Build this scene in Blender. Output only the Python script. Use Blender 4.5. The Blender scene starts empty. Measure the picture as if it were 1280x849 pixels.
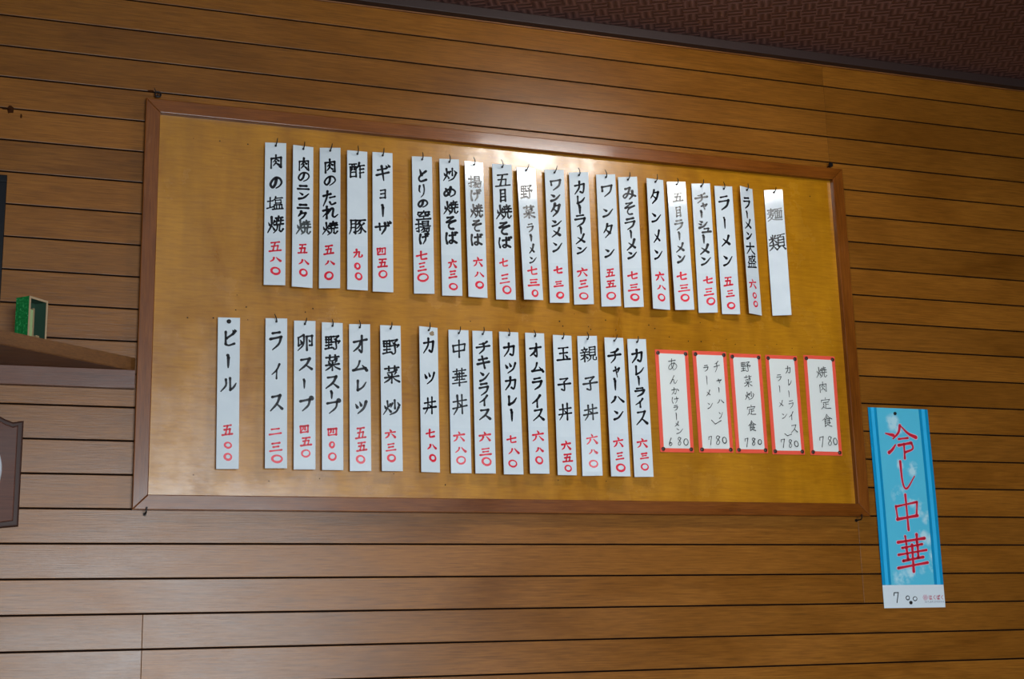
import bpy, bmesh, math, random
from mathutils import Vector, Matrix
random.seed(7)
R = math.radians
scene = bpy.context.scene
col = scene.collection

# ------------------------------------------------------------ camera, light, exposure
Z0 = 2.57            # height of the panelling groove just above the menu board
CEIL = 2.885
cam_data = bpy.data.cameras.new('camera')
cam = bpy.data.objects.new('camera', cam_data)
col.objects.link(cam)
cx_, cy_, cz_ = Vector((0.94404, -0.32888, -0.02514)), Vector((-0.04915, -0.21562, 0.97524)), Vector((-0.32616, -0.91943, -0.21971))
m = Matrix((cx_, cy_, cz_)).transposed().to_4x4()
m.translation = Vector((-0.2629, -3.1868, 1.2537))
cam.matrix_world = m
cam_data.sensor_width = 36
cam_data.lens = 1747.4 / 1280 * 36
cam_data.clip_start = 0.05
scene.camera = cam

scene.view_settings.view_transform = 'Standard'
scene.view_settings.look = 'None'
scene.view_settings.gamma = 1
scene.view_settings.use_curve_mapping = False
scene.view_settings.exposure = 0.12

world = bpy.data.worlds.new('world')
scene.world = world
world.use_nodes = True
world.node_tree.nodes['Background'].inputs[0].default_value = (0.75, 0.87, 1, 1)
world.node_tree.nodes['Background'].inputs[1].default_value = 1.0

def area(name, loc, rot, sx, sy, power, color):
    l = bpy.data.lights.new(name, 'AREA')
    l.shape = 'RECTANGLE'; l.size = sx; l.size_y = sy; l.energy = power; l.color = color
    o = bpy.data.objects.new(name, l); col.objects.link(o)
    o.location = loc; o.rotation_euler = rot
    return o
# daylight through the glazed front of the restaurant, behind the camera
WIN = (-0.6, 1.5, 0.25, 2.15)
BACK = -6.2
area('window_daylight', ((WIN[0]+WIN[1])/2, BACK+0.03, (WIN[2]+WIN[3])/2), (R(63), 0, 0), WIN[1]-WIN[0], WIN[3]-WIN[2], 150, (0.84, 0.94, 1.0)); bpy.data.lights['window_daylight'].spread = R(115)
LAMP = (1.27, -0.86, 2.80)
LAMP_SX, LAMP_SY, LAMP_E = 0.42, 0.13, 38.0
STRIPS = [
    ((0.2720, 2.4642, -0.6, -8.1, -0.2, 50.9, 354), '肉,0.9,-47.8,32.2,34.6 の,1.3,-101.1,29.2,29.1 塩,-0.2,-152.5,37.8,34.1 焼,0.8,-206.1,38.6,43.1', '五,0.8,-260.2,27.9,24.4 八,1.6,-291.2,24,13.2 〇,2.3,-319.5,22,18.2'),
    ((0.3386, 2.4627, -0.9, 3.6, 0.2, 50.5, 354), '肉,1.3,-47.3,30.7,32.8 の,1.5,-78.4,29.6,24.2 ニ,0.7,-105.9,30.6,16.8 ン,1.8,-126.7,28.5,19.9 ニ,0.5,-153.4,30.5,17.7 ク,-0.8,-177.5,25.3,23.9 焼*,1.4,-206.3,36.4,37.2', '五,0.3,-259.5,22.1,23.6 八,3,-291.5,23.1,14.3 〇,2.7,-318,18,17.3'),
    ((0.4041, 2.4647, -0.7, -14.8, 0.0, 50.6, 354), '肉,-0.5,-46.9,30.9,36.1 の,-0.3,-84.5,28.8,26.4 た,-1.1,-129.3,30.7,37.8 れ,1,-164.9,35.6,31.4 焼,0.2,-205.6,38.4,33.3', '五,-2,-258.9,22.6,22.7 八,0.1,-290.8,21.5,12.3 〇,-1.2,-323.1,20.5,19.4'),
    ((0.4714, 2.4631, -0.4, -1.5, -0.0, 50.0, 352), '酢,-1.5,-50.1,37,40.5 豚,-0.4,-193.6,39.7,38.7', '九,1,-261.2,21.2,20.7 〇,-0.1,-292.8,13.1,15.5 〇,2.8,-317.9,16.1,17.5'),
    ((0.5347, 2.4653, -0.4, -4.6, 0.1, 50.0, 355), 'ギ,0.5,-52.7,37,41.8 ョ,0.3,-106.1,21.5,28.8 ー,0.1,-150.7,7.1,30.7 ザ,-0.1,-194.5,37.6,32.6', '四,-3.9,-253.9,23.3,20.9 五,-1,-282.9,23.2,21.8 〇,-0.1,-310.9,20.2,18.7'),
    ((0.6350, 2.4645, -0.1, -9.8, -0.3, 50.5, 352), 'と,-0,-49.3,23.7,33.5 り,-1.2,-89.8,19.5,32.3 の,0.3,-122.4,25.6,20.3 空,1.9,-152.8,35.8,23.5 揚,0.4,-182.1,36.7,30.8 げ,0.9,-212.3,23.4,27.5', '七,-4.3,-256.2,26.4,22.1 三,-4.3,-284.6,20.3,23.1 〇,-2.2,-311.2,28.3,19.9'),
    ((0.7055, 2.4648, -0.1, -7.9, -0.4, 49.6, 353), '炒,0.6,-41.4,34.5,33.8 め,-0.5,-86.5,31.3,26 焼,1.1,-128,37.4,35.6 そ,-0.8,-167.2,30.1,33.2 ば,0.4,-205.6,30,29.9', '六,1.9,-270.9,19.6,23.3 三,2.3,-298.8,19.5,20 〇,3.1,-329.8,20.5,16.8'),
    ((0.7704, 2.4639, -0.7, 0.7, -0.4, 49.4, 353), '揚,1.3,-53.7,35.2,30.8 げ,0.8,-88.8,27.5,30.6 焼,2.2,-130.5,34,37 そ,1.1,-168.5,29.5,29.2 ば,-0,-204.6,31.6,29.1', '六,2,-261.7,23.9,24.6 八,4.2,-294,23.8,16 〇,5,-321,20.5,18'),
    ((0.8447, 2.4644, -0.7, -7.5, -0.2, 50.7, 355), '五,0.5,-43.2,38.5,34.3 目,-0.1,-84,23.5,33 焼,0.7,-127.8,40.4,39.4 そ,-0.5,-170.3,33.9,32.6 ば,1,-207.1,32.8,28.2', '七,-3.2,-260,21.1,21.5 三,-1.8,-301.7,24.2,25.7 〇,3.1,-329.8,22,20.2'),
    ((0.9095, 2.4616, 0.9, -7.2, -0.8, 48.6, 352), '野,-2.5,-66.2,31.3,38.5 菜,0.8,-119.7,29,33.9 ラ,1.9,-162.6,18.2,23.9 ー,2.4,-190.2,4.3,18.4 メ,2.9,-218.8,16,23.8 ン,4,-247.3,21.4,19.4', '七,0.7,-276.4,25.6,22.5 三,2.2,-307.4,29.8,19.2 〇,4.3,-335,15.9,18.1'),
    ((0.9862, 2.4629, -0.6, -11.1, -0.4, 50.3, 353), 'ワ,1.5,-40.3,31.2,30.2 ン,0.1,-74.9,27.9,21.2 タ,0.3,-108.2,25.7,35.5 ン,0.4,-143.6,27.8,19.9 メ,-0.7,-168.4,27.8,24.2 ン,-0.1,-205.7,26.6,29.6', '七,-1.1,-267.9,21.2,18.5 三,-1.1,-304.1,23.3,15.1 〇,1.9,-333.2,19,16.2'),
    ((1.0536, 2.4622, -0.3, -17.7, -0.2, 51.1, 352), 'カ,1.6,-41.4,29.9,34.8 レ,1.3,-74.4,24.5,22.4 ー,-0.9,-101.7,6.4,25.6 ラ,-1,-130.1,30.8,32.2 ー,0,-157.3,6.4,19.9 メ,-1.4,-179.9,28.6,25.4 ン,0.1,-208.6,28.5,22', '六,-1.3,-267.1,25.3,24 三,0.1,-298.7,23.1,22.8 〇,0.4,-330.2,22,18.4'),
    ((1.1292, 2.4635, -0.2, -17.7, -0.1, 51.0, 354), 'ワ,1.1,-43.9,32.3,33.9 ン,1.3,-103.5,28.9,26.9 タ,0.8,-152.6,25.6,37.9 ン,1,-212,27.7,26.5', '五,0.8,-265.4,22.3,20.9 五,1.2,-295,24.4,18.6 〇,0.9,-326.1,23.3,19.6'),
    ((1.1911, 2.4624, 0.0, -18.0, -0.3, 50.1, 351), 'み,1.6,-44.6,33.5,35.1 そ,0.1,-87,32.4,33.8 ラ,0.8,-127.5,30.1,32.5 ー,1.5,-157.2,6.4,22.4 メ,1.8,-184.5,28.9,29 ン,2.1,-211.8,25.7,21.1', '七,0.4,-267,24.5,21 三,2,-299,29.8,18.7 〇,3.4,-324.8,21.3,17.5'),
    ((1.2700, 2.4636, -0.6, 4.2, 0.2, 49.9, 354), 'タ,-3.1,-49.1,27.6,38 ン,-2.6,-106.6,31.2,29.8 メ,-3,-158.2,23.6,35.2 ン,-2.1,-207,27.3,30.5', '六,-1.1,-265.6,24.7,24.7 八,1.5,-295.4,23.4,14.5 〇,1.2,-322.5,19.7,18.9'),
    ((1.3314, 2.4619, -0.7, -15.4, -0.2, 51.1, 354), '五,1.6,-44.2,26.5,24.2 目,0.4,-84.9,19.8,27.5 ラ,-0.5,-120.9,25.3,28.5 ー,-1.3,-152.8,6.6,25 メ,-0.9,-184.5,25.2,24.9 ン,-0.4,-214.4,22.9,24.8', '七,-2.1,-262.7,25,21.3 三,1.5,-295.2,30.4,20.1 〇,2.7,-321.4,21.7,18.9'),
    ((1.4036, 2.4635, -0.3, -17.8, -0.0, 50.8, 355), 'チ,-0.7,-41.1,34.2,26.6 ャ,5.7,-64.3,18.7,19.6 ー,-2.7,-86,5.5,20.7 シ,-0.4,-113.6,26.4,21.8 ュ,8.6,-129.8,23.1,14.9 ー,-0.6,-155.3,5.5,24 メ,0.6,-183.2,29.6,27.3 ン,1.6,-213.9,29.5,26', '七,4,-266.9,24,19.1 三,4.8,-298.9,25,21.3 〇,8.8,-324.2,21.7,19'),
    ((1.4706, 2.4619, -0.0, -8.7, -0.1, 49.6, 353), 'ラ,-0.7,-46.5,32.5,40.8 ー,-2.6,-103.2,6.9,32.4 メ,-1.7,-152.6,28.8,29.9 ン,-0.5,-206.2,28.7,33.1', '五,-3.1,-264.1,24,24.9 三,0.4,-297.3,22.9,19.2 〇,1.2,-329.8,21.7,16.9'),
    ((1.5401, 2.4646, -0.6, 20.5, -0.1, 49.5, 353), 'ラ,-3.2,-44,29.6,33.6 ー,-5.3,-78.8,6.9,20.3 メ,-4,-104.7,31.1,27.4 ン,-3.2,-136.4,25.9,23.7 大,-2.1,-172,32.7,31.9 盛,-0.3,-207.9,34.3,35.2', '六,-3.7,-269.5,27.3,24.4 〇,1.1,-301.2,13.6,15.1 〇,2.6,-324.2,17,16.2'),
    ((1.6221, 2.4651, 0.3, -22.2, 0.1, 51.8, 353), '麺*,-0.6,-71.3,39.9,37.4 類,0.4,-149.9,42,45.2', ''),
    ((0.1695, 2.0272, -0.4, -5.4, -0.5, 50.5, 351), 'ビ,0.9,-48.8,29,38.1 ー,-0.8,-103.4,6.5,31.1 ル,0.7,-157.1,36.2,32.8', '五,-1,-262.3,23,24.7 〇,0.8,-296.9,16.5,14.2 〇,1,-323.3,17.4,16'),
    ((0.2787, 2.0316, -0.6, -6.4, -0.5, 51.5, 352), 'ラ,-0.6,-53.1,31.4,45.5 イ,0.1,-127.4,20.8,35.2 ス,0.7,-199.5,29.2,36.8', '二,-1.9,-267.1,28.1,19.2 三,-0.4,-303,28,22 〇,2.5,-330.1,24.3,17.1'),
    ((0.3455, 2.0293, -0.3, -6.1, -0.3, 50.9, 351), '卵,0.3,-52.4,38.5,38.8 ス,2.3,-103.9,31.7,28.6 ー,-1,-150.7,5.7,22.6 プ,3.8,-197.6,30.5,34.1', '四,-0.9,-257.4,20.9,20.3 五,3.4,-285.8,24.6,20.2 〇,3,-313.7,19.9,17.3'),
    ((0.4110, 2.0284, -0.2, -0.8, -0.3, 49.6, 350), '野,-0.2,-48.7,35.5,35 菜,0.1,-96.5,34.4,37.8 ス,-0.6,-143.1,32.3,29.6 ー,-2.1,-173.6,5.9,18.7 プ,2.2,-200,32.2,34.3', '四,-1,-261.1,24.3,19.4 〇,-1.5,-291.1,11.6,14.5 〇,-0.7,-318.6,18.4,17.3'),
    ((0.4766, 2.0282, -0.2, -8.2, -0.3, 50.9, 351), 'オ,1.3,-49.2,33.3,43.3 ム,0,-100.9,36.1,25 レ,2.1,-147.7,27.2,27.8 ツ,1.7,-199.6,29.1,30.6', '五,0.8,-261.5,24.1,27.4 五,3,-293.2,23.1,21.4 〇,0.4,-323.3,20.2,18.4'),
    ((0.5519, 2.0292, -0.7, -3.1, -0.3, 50.4, 351), '野,0.2,-52.7,39.2,37.6 菜,1.8,-119.8,37,42.2 炒,0.1,-199.8,41.8,35.8', '六,-3.7,-262.7,25.7,20.7 三,-2.7,-294.7,23.7,19.6 〇,-1.6,-320.1,19.7,17.6'),
    ((0.6467, 2.0304, 0.7, 11.7, -0.6, 49.1, 352), 'カ,0.2,-45.7,32.8,37.8 ツ,0.5,-124.3,30.3,31.3 丼,0.3,-192.2,34.7,41.1', '七,0.2,-259.5,23.4,19.9 八,3.5,-290.6,22.2,14.9 〇,5.8,-317.7,16.7,16.8'),
    ((0.7223, 2.0270, 0.2, -5.0, -0.2, 49.6, 350), '中,0.3,-46.9,35,43.2 華,-0,-116.5,35.8,42.8 丼,-0.3,-184,36.7,47.5', '六,-3.9,-261.5,27.4,24 八,-0.4,-293.4,25.3,15.9 〇,0.1,-318.8,22.2,18.9'),
    ((0.7833, 2.0278, -0.7, -5.9, -0.0, 50.4, 351), 'チ,1.2,-41.9,35.2,31.2 キ,0.9,-78.7,33.1,32.1 ン,2.6,-113.2,27.8,26.8 ラ,0.2,-145,26.7,31.8 イ,0.1,-173.7,22.6,25.5 ス,1.3,-207.2,28.7,25.4', '六,-0.1,-261.4,28.6,23.2 三,1,-298.5,28.5,18.1 〇,3,-322.1,22.4,20'),
    ((0.8517, 2.0288, -0.7, -0.4, -0.4, 49.5, 353), 'カ,0.4,-44.8,32.3,34.5 ツ,0.9,-89.5,30.1,28.1 カ,1,-128.9,32.1,32.1 レ,1.5,-171.6,26.7,24.7 ー,0.1,-209,6.4,29.7', '七,-2.6,-267.6,24.4,18.3 八,1.6,-295.8,25.4,17.2 〇,-1.7,-326.6,22.2,18.1'),
    ((0.9197, 2.0297, -0.8, -1.7, -0.2, 49.7, 351), 'オ,0.3,-44.5,30.3,34.8 ム,3.5,-86.9,32.4,24.1 ラ,1.9,-127.6,29.1,31.3 イ,-0.9,-172.3,24.7,30 ス,2,-205.8,28.9,28.9', '六,-1.6,-258.1,28.8,25.6 八,0.7,-292.2,18.1,13.2 〇,-0.3,-318.1,19.1,18.3'),
    ((0.9929, 2.0277, -0.3, 0.3, -0.1, 49.7, 351), '玉,1.7,-47.3,35.6,38.1 子,0.3,-124.6,34.3,33.5 丼,0.3,-193.8,36.3,40.5', '六,-0.9,-276.8,24.1,22.6 五,2.2,-308.5,25.1,20.5 〇,2.8,-334,17.5,16.3'),
    ((1.0600, 2.0295, -0.1, -14.4, -0.1, 51.3, 353), '親,1.1,-46.6,40.8,38.3 子,2.8,-121.7,36.5,35.8 丼,1.1,-194,35.3,38.6', '六,2,-261.5,27.9,25.8 八,3.4,-292.9,19.6,13.4 〇,3.7,-323.2,22.6,18.5'),
    ((1.1330, 2.0287, -2.0, -5.6, 0.1, 51.0, 354), 'チ,-0.8,-48.1,34,35.6 ャ,2.6,-88.3,19.7,31.1 ー,-3,-121.5,6.5,32 ハ,0.9,-159.7,33.7,20.2 ン,1.5,-198.8,28.2,27.5', '六,-2.8,-268.1,24.8,25.1 三,-0.4,-303.4,20.4,19.8 〇,0.7,-332.4,22.5,18.6'),
    ((1.1959, 2.0284, 0.2, -6.5, -0.6, 49.6, 352), 'カ,-0.6,-44.4,31.9,33.4 レ,1.3,-80.8,27.5,25.7 ー,-0.3,-109.1,6.6,24.6 ラ,0.9,-136.8,28.5,23.4 イ,-0.7,-165.4,24.1,22.3 ス,2.1,-202.4,30.6,34.8', '六,-0.4,-266.4,26.1,24.1 三,3.2,-299.3,21.7,15.6 〇,3.3,-326.8,19.5,17.7'),
]
CARDS = [
    ((1.2992, 2.0075, -0.4, 94.1, 265.1), 'あ,-0.9,-38.2,26.5,30.9 ん,0.5,-77.6,22.2,22.1 か,2.9,-107.3,21.3,18.1 け,1.4,-131.2,21.3,17.3 ラ,1.9,-151.1,13.6,14.1 ー,2.2,-173.3,3.4,19.5 メ,2.7,-192.7,14.4,13.2 ン,8.8,-210,22,17.1 6,-18,-239.5,12.6,20.1 8,7,-237.1,14.4,21.7 0,25.1,-238.7,14.4,18.6'),
    ((1.4077, 2.0093, -0.9, 97.8, 265.4), 'チ,17.2,-40.7,17.5,29.7 ャ,21.6,-78.4,16.6,12 ー,18.9,-102.3,3.5,13.5 ハ,20.9,-132,19.2,11.9 ン,18.9,-167.5,13,22.1 v,4.3,-187.3,30.3,13.4 ラ,-14.1,-45.5,15.7,17.6 ー,-13.9,-77.3,3.5,25.5 メ,-12.2,-110.9,14.8,15.9 ン,-9.9,-143.2,17.3,19 7,-16.2,-234.5,12,23.4 8,5.9,-233.5,19,23.5 0,24.5,-233.3,13,17.3'),
    ((1.5121, 2.0074, -0.7, 93.1, 262.3), '野,-2.4,-34.8,28.5,28.3 菜,1.6,-72.8,23.1,30.6 炒,2.8,-112,28.4,22.5 定,5,-149.7,26.5,26.4 食,3.3,-191.4,22.9,27.8 7,-15.7,-235,13.2,23.7 8,5.1,-232.8,15.8,19.8 0,23.1,-233.3,11.5,14.3'),
    ((1.6196, 2.0083, -0.6, 96.1, 264.4), 'カ,16.4,-38.6,18.2,20.5 レ,18,-72.2,12.7,17.9 ー,13.3,-103.9,3.6,18.7 ラ,17.2,-131.6,16.3,22.7 イ,15.4,-162.2,15.4,21.8 ス,20.5,-195.7,20.8,21.7 v,0.9,-213.2,22.5,7.2 ラ,-12.7,-61,16.3,18.7 ー,-13.5,-91.3,3.6,20.3 メ,-12.4,-130.3,16.2,17.8 ン,-5.4,-162.6,18,16.9 7,-16.2,-235.3,15.2,23.9 8,6.1,-235.7,15.3,21.6 0,23.6,-236.3,12.6,16'),
    ((1.7350, 2.0126, 0.0, 96.1, 268.4), '焼,2,-45.7,34.2,31.4 肉,3.3,-85.7,26.7,28.8 定,8,-129.2,30.3,31.1 食,8.7,-175.7,30.3,35 7,-12.4,-232.7,16.4,29 8,12.4,-230,18.3,25 0,28.8,-230.8,12.8,19.4'),
]
BANNER = ((1.9714, 1.8785, 0.0, 189.5, 531.9), '冷,0.1,-92,98.6,93 し,6.3,-179.9,57.1,79.8 中,-1.6,-282.2,81.5,96.9 華,5,-389.1,98.7,98.6', '7,-55,-504.6,21.1,29.1 0,-20.3,-506.1,11.6,11.4 0,2,-508.5,12.8,12')
TWIST = {7: (-0.7, 3.0), 9: (-2.8, -2.5), 15: (-2.8, -14.5), 19: (-1.4, -23.5)}
# ------------------------------------------------------------ hand-written characters, as brush strokes on a 100 x 100 grid
# "x,y x,y ..." one stroke; leading ~ = curved, trailing < = tapering, trailing > = swelling, o = ring (cx,cy,r)
FIRE = '10,34 17,52>|44,26 36,44<|~28,5 28,50 4,92<|30,54 44,78>'
GRASS = '6,16 94,14|32,3 32,26|68,3 68,26'
FIELD = '8,10 8,46|8,10 44,10 44,46|8,28 44,28|8,46 44,46|26,10 26,86|8,66 44,64|2,90 48,84'
G = {
'ニ':'24,30 76,28|6,76 94,73', 'ン':'14,14 38,34>|~12,90 52,74 94,24<', 'ク':'~40,6 30,30 10,54<|36,24 80,22|~80,22 64,60 22,96<',
'ギ':'16,34 74,24|8,62 88,50|42,8 56,98<|70,8 78,20>|86,2 93,14>', 'ョ':'24,22 78,20 78,94|28,54 76,52|22,90 78,88', 'ー':'34,4 56,22 52,96<',
'ザ':'4,42 88,34|30,16 32,66|~66,12 68,56 42,98<|80,4 86,15>|94,0 99,11>', 'ラ':'24,12 78,9|10,40 88,36|~88,36 72,72 26,98<',
'メ':'~78,4 58,52 8,96<|24,32 80,82>', 'ワ':'12,18 16,52|12,18 90,14|~90,14 78,62 32,98<', 'タ':'~44,2 30,34 4,60<|38,20 86,18|~86,18 68,62 18,98<|30,44 62,68>',
'カ':'8,32 86,26|~86,26 82,70 72,94 54,84|~46,3 42,52 6,98<', 'レ':'24,8 24,92|~24,92 66,70 96,30<', 'チ':'~78,4 56,18 22,22<|4,48 96,40|~52,18 54,62 20,98<',
'ャ':'10,42 86,26|86,26 64,58<|36,10 58,98<', 'シ':'20,8 42,24>|8,40 30,54>|~14,94 56,78 94,30<', 'ュ':'24,26 70,22 62,84|4,90 96,86',
'ビ':'24,8 24,86|~24,86 50,94 90,88|80,28 28,50|78,6 86,18>|92,0 99,12>', 'ル':'~34,14 34,58 4,96<|60,6 60,90|~60,90 82,74 98,46<',
'イ':'~84,4 54,38 4,64<|54,36 54,98', 'ス':'18,12 80,8|~80,8 56,56 4,98<|50,56 94,96>', 'プ':'6,28 76,24|~76,24 66,64 20,98<|o90,10,9',
'オ':'4,34 96,28|~60,3 62,94 42,82|~58,32 40,62 4,86<', 'ム':'~50,4 38,50 14,90|8,90 88,78|66,50 96,98>', 'ツ':'8,24 22,50>|42,12 54,38>|~92,14 74,64 28,98<',
'キ':'16,30 76,22|6,62 92,50|42,2 60,98', 'ハ':'~36,18 28,58 2,92<|~58,14 76,50 98,84>',
'の':'~54,16 46,62 24,88 8,64 22,28 52,8 84,20 94,52 78,80 50,98<', 'た':'4,30 58,22|~36,3 28,46 4,98<|54,48 92,44|~52,76 66,94 98,88',
'れ':'26,2 26,98|~2,34 42,28 4,82<|~28,58 58,22 70,30 66,76 78,92 99,74<', 'と':'26,4 42,46>|~88,22 38,48 14,72 32,94 92,88', 'り':'~22,8 16,40 26,60<|~70,2 80,42 66,78 36,99<',
'空':'50,1 50,15|12,18 8,36|12,18 90,18|90,18 80,34<|~38,24 34,38 12,52<|~62,24 62,44 88,42|22,60 78,58|50,60 50,90|4,94 96,90',
'揚':'2,28 34,24|20,2 20,92 8,84|2,64 34,50|46,6 46,38|46,6 84,6 84,38|46,22 84,22|46,38 84,38|36,52 98,49|~54,54 48,72 32,84<|50,66 90,63|~90,63 86,94 72,92|~62,66 52,86 36,98<|~76,66 66,86 50,99<',
'げ':'~18,12 10,52 18,94|38,38 90,32|~68,8 72,60 46,99<|80,4 86,15>|93,0 98,11>', '炒':FIRE+'|70,4 70,58|56,24 46,48<|84,20 96,40>|~92,50 76,80 40,98<',
'め':'~20,18 32,54 46,80|~60,4 46,58 18,88 6,62 30,32 66,24 94,48 86,78 54,98<',
'焼':FIRE+'|52,14 92,12|70,2 70,30|44,32 97,29|58,22 58,46|82,22 82,46|42,52 98,50|~62,54 58,78 38,97<|76,54 76,84|~76,84 86,94 98,78',
'そ':'28,8 74,5|74,5 20,42|20,42 92,34|~92,34 48,52 36,76 48,94 74,97', 'ば':'~14,8 8,52 16,96|36,30 86,27|~62,6 62,84 46,96 34,82 56,72 92,94|80,2 86,12>|94,0 99,9>',
'は':'~14,8 8,52 16,96|36,30 86,27|~62,6 62,84 46,96 34,82 56,72 92,94', 'く':'~72,6 24,50 76,96',
'五':'18,10 84,7|50,10 32,90|22,46 74,43 68,90|3,94 97,90', '目':'26,4 26,97|26,4 76,4 76,97|26,34 76,33|26,60 76,59|26,90 76,89',
'野':FIELD+'|56,10 90,8|90,8 70,30|60,24 78,38>|50,46 97,43|97,43 88,58<|~74,46 76,90 64,97 56,88', '菜':GRASS+'|~82,28 52,37 20,38<|22,44 29,54>|48,42 52,52>|78,40 68,54<|4,66 96,62|50,54 50,99|~46,64 30,82 2,95<|~54,64 72,82 99,95>',
'み':'22,14 58,11|~58,11 38,62 18,84 5,68 30,54 66,60 98,80|~78,38 74,74 50,98<', '大':'4,36 96,31|~50,3 46,46 3,97<|~50,40 68,72 98,95>',
'盛':'18,14 94,11|~20,14 20,42 3,62<|28,30 48,28|48,28 44,50 36,46|~58,1 66,38 95,54|~86,26 72,44 50,57<|78,1 87,8>|18,66 15,93|18,66 84,65 84,93|40,66 40,93|62,66 62,93|2,96 98,94',
'麺':'6,14 46,12|10,26 42,25|3,40 48,38|27,3 27,40|~24,42 18,58 2,72<|16,52 40,50|~40,50 28,76 2,95<|~16,60 38,84 98,96>|52,12 97,10|72,12 66,26|54,26 54,77|54,26 95,25 95,77|54,77 95,76|67,28 67,75|82,28 82,75|67,42 82,42|67,58 82,58',
'類':'12,8 18,20>|40,6 34,20<|3,28 48,26|26,3 26,54|~24,30 16,42 2,52<|30,32 46,50>|3,66 50,64|~26,54 22,76 2,96<|~28,68 38,82 50,95>|54,8 98,5|76,8 70,20|58,20 58,75|58,20 94,20 94,75|58,38 94,38|58,56 94,56|58,75 94,75|66,78 50,97<|84,78 99,96>',
'八':'~36,22 28,56 2,88<|~60,18 76,52 98,84>', '〇':'o50,50,44', '0':'o50,50,44', '九':'~36,3 34,52 3,97<|6,36 66,32|~66,32 62,84 72,95 97,88 96,72',
'四':'10,14 14,86|10,14 92,12 88,86|~38,16 36,46 24,62<|60,16 60,58|14,86 88,84', '七':'4,50 94,32|~42,4 42,80 56,92 94,86',
'三':'22,14 80,9|28,50 72,46|4,90 96,84', '六':'46,2 55,20>|4,40 96,33|~36,54 26,78 4,95<|~62,54 78,74 94,95>', '二':'20,24 80,20|4,84 96,76',
'肉':'16,26 16,97|16,26 88,23 88,94 78,90|~50,2 48,34 30,52<|50,30 70,46>|~50,50 46,64 30,80<|50,60 70,76>',
'塩':'3,34 38,31|20,8 20,80|1,84 42,74|~54,2 48,20 36,30<|50,16 95,13|52,28 52,50|52,28 86,28 86,50|52,50 86,50|46,64 46,90|46,64 92,63 92,90|60,64 60,90|76,64 76,90|36,95 99,92',
'酢':'2,12 48,9|9,28 9,92|9,28 45,28 45,92|20,12 20,42 14,50|34,12 34,46 42,48|12,62 42,61|9,90 45,90|~66,3 60,26 48,38<|58,24 99,21|72,24 72,98|72,46 96,44|72,68 97,66',
'豚':'~12,8 12,62 2,96<|12,8 40,8 40,94 30,88|12,32 40,32|12,56 40,56|46,12 98,9|~68,12 60,28 44,38<|~58,26 74,48 72,90 58,96<|~66,42 56,56 42,64<|~70,58 58,76 40,88<|90,32 74,46<|~76,46 84,70 99,86>',
'卵':'~44,4 26,12 8,18<|12,18 12,68 34,54|~44,10 42,62 8,97<|24,34 31,48>|60,14 94,11|94,11 92,72 80,68|62,14 62,99|73,34 80,47>',
'丼':'8,34 92,29|3,66 97,61|~34,4 34,62 10,98<|66,2 66,99|44,42 58,58>', '中':'8,30 12,64|8,30 92,27 88,62|12,64 88,61|50,1 50,99',
'華':GRASS+'|20,33 82,31|4,50 96,48|18,68 84,66|34,33 34,67|67,32 67,66|3,84 97,81|50,27 50,99', '玉':'14,12 86,9|22,48 78,45|50,12 50,88|3,92 97,88|64,60 77,75>',
'子':'20,12 78,8|78,8 50,36|~50,34 53,90 44,97 28,86|3,52 97,47',
'親':'26,1 29,12>|8,18 46,16|16,22 20,33>|40,20 34,33<|2,38 50,36|6,56 48,54|28,38 28,98|~26,58 18,74 2,84<|32,62 45,77>|58,6 58,62|58,6 92,6 92,62|58,24 92,24|58,42 92,42|58,61 92,61|~66,62 62,84 44,97<|~82,62 82,90 98,92 99,76',
'冷':'2,20 26,28>|~10,78 18,70 30,58<|~52,2 44,24 26,40<|~54,6 74,28 99,42>|42,42 74,39|42,58 82,55|~82,55 84,72 60,82|60,58 58,99', 'し':'~24,4 28,74 48,98 96,60<',
'あ':'12,22 84,16|~46,2 42,62 56,88|~72,36 50,76 20,92 8,74 34,48 70,42 96,62 86,88 54,99<', 'ん':'~56,3 30,56 4,98|~14,82 38,48 52,56 54,86 72,97 98,62<',
'か':'~4,36 58,26 64,48 54,92 38,84|~38,4 32,58 4,98<|76,20 96,48>', 'け':'~16,8 8,56 20,96|42,34 95,29|~70,4 74,60 52,98<',
'定':'50,1 50,14|10,20 8,38|10,20 90,19|90,19 82,35<|26,42 78,40|50,42 50,86|52,62 80,60|~28,54 28,76 4,97<|~22,76 50,94 98,96>',
'食':'~50,2 34,28 2,46<|~50,2 70,26 98,42>|50,22 50,34|28,38 28,94|28,38 74,37 74,66|28,52 74,52|28,66 74,66|28,94 48,82|82,70 62,80<|~46,68 62,86 94,98>',
'6':'~66,2 34,40 18,78 46,97 76,80 60,58 28,66', '7':'16,34 20,9 84,7|84,7 50,98', '8':'~78,16 46,2 26,22 52,46 76,72 48,98 22,78 46,52 80,16', 'v':'8,4 42,80|42,80 98,20',
}
CH_SMOOTH = 6
def ribbon(bm, pts, ws):
    L = []; n = len(pts)
    for i, p in enumerate(pts):
        d = (pts[min(i+1, n-1)] - pts[max(i-1, 0)])
        d = d.normalized() if d.length > 1e-9 else Vector((1, 0))
        nn = Vector((-d.y, d.x)) * ws[i] / 2
        L.append((bm.verts.new((p.x+nn.x, 0, p.y+nn.y)), bm.verts.new((p.x-nn.x, 0, p.y-nn.y))))
    for a, b in zip(L, L[1:]):
        bm.faces.new((a[0], a[1], b[1], b[0]))
def disc(bm, p, r, k=8):
    bm.faces.new([bm.verts.new((p.x+r*math.cos(2*math.pi*i/k), 0, p.y+r*math.sin(2*math.pi*i/k))) for i in range(k)])
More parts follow.
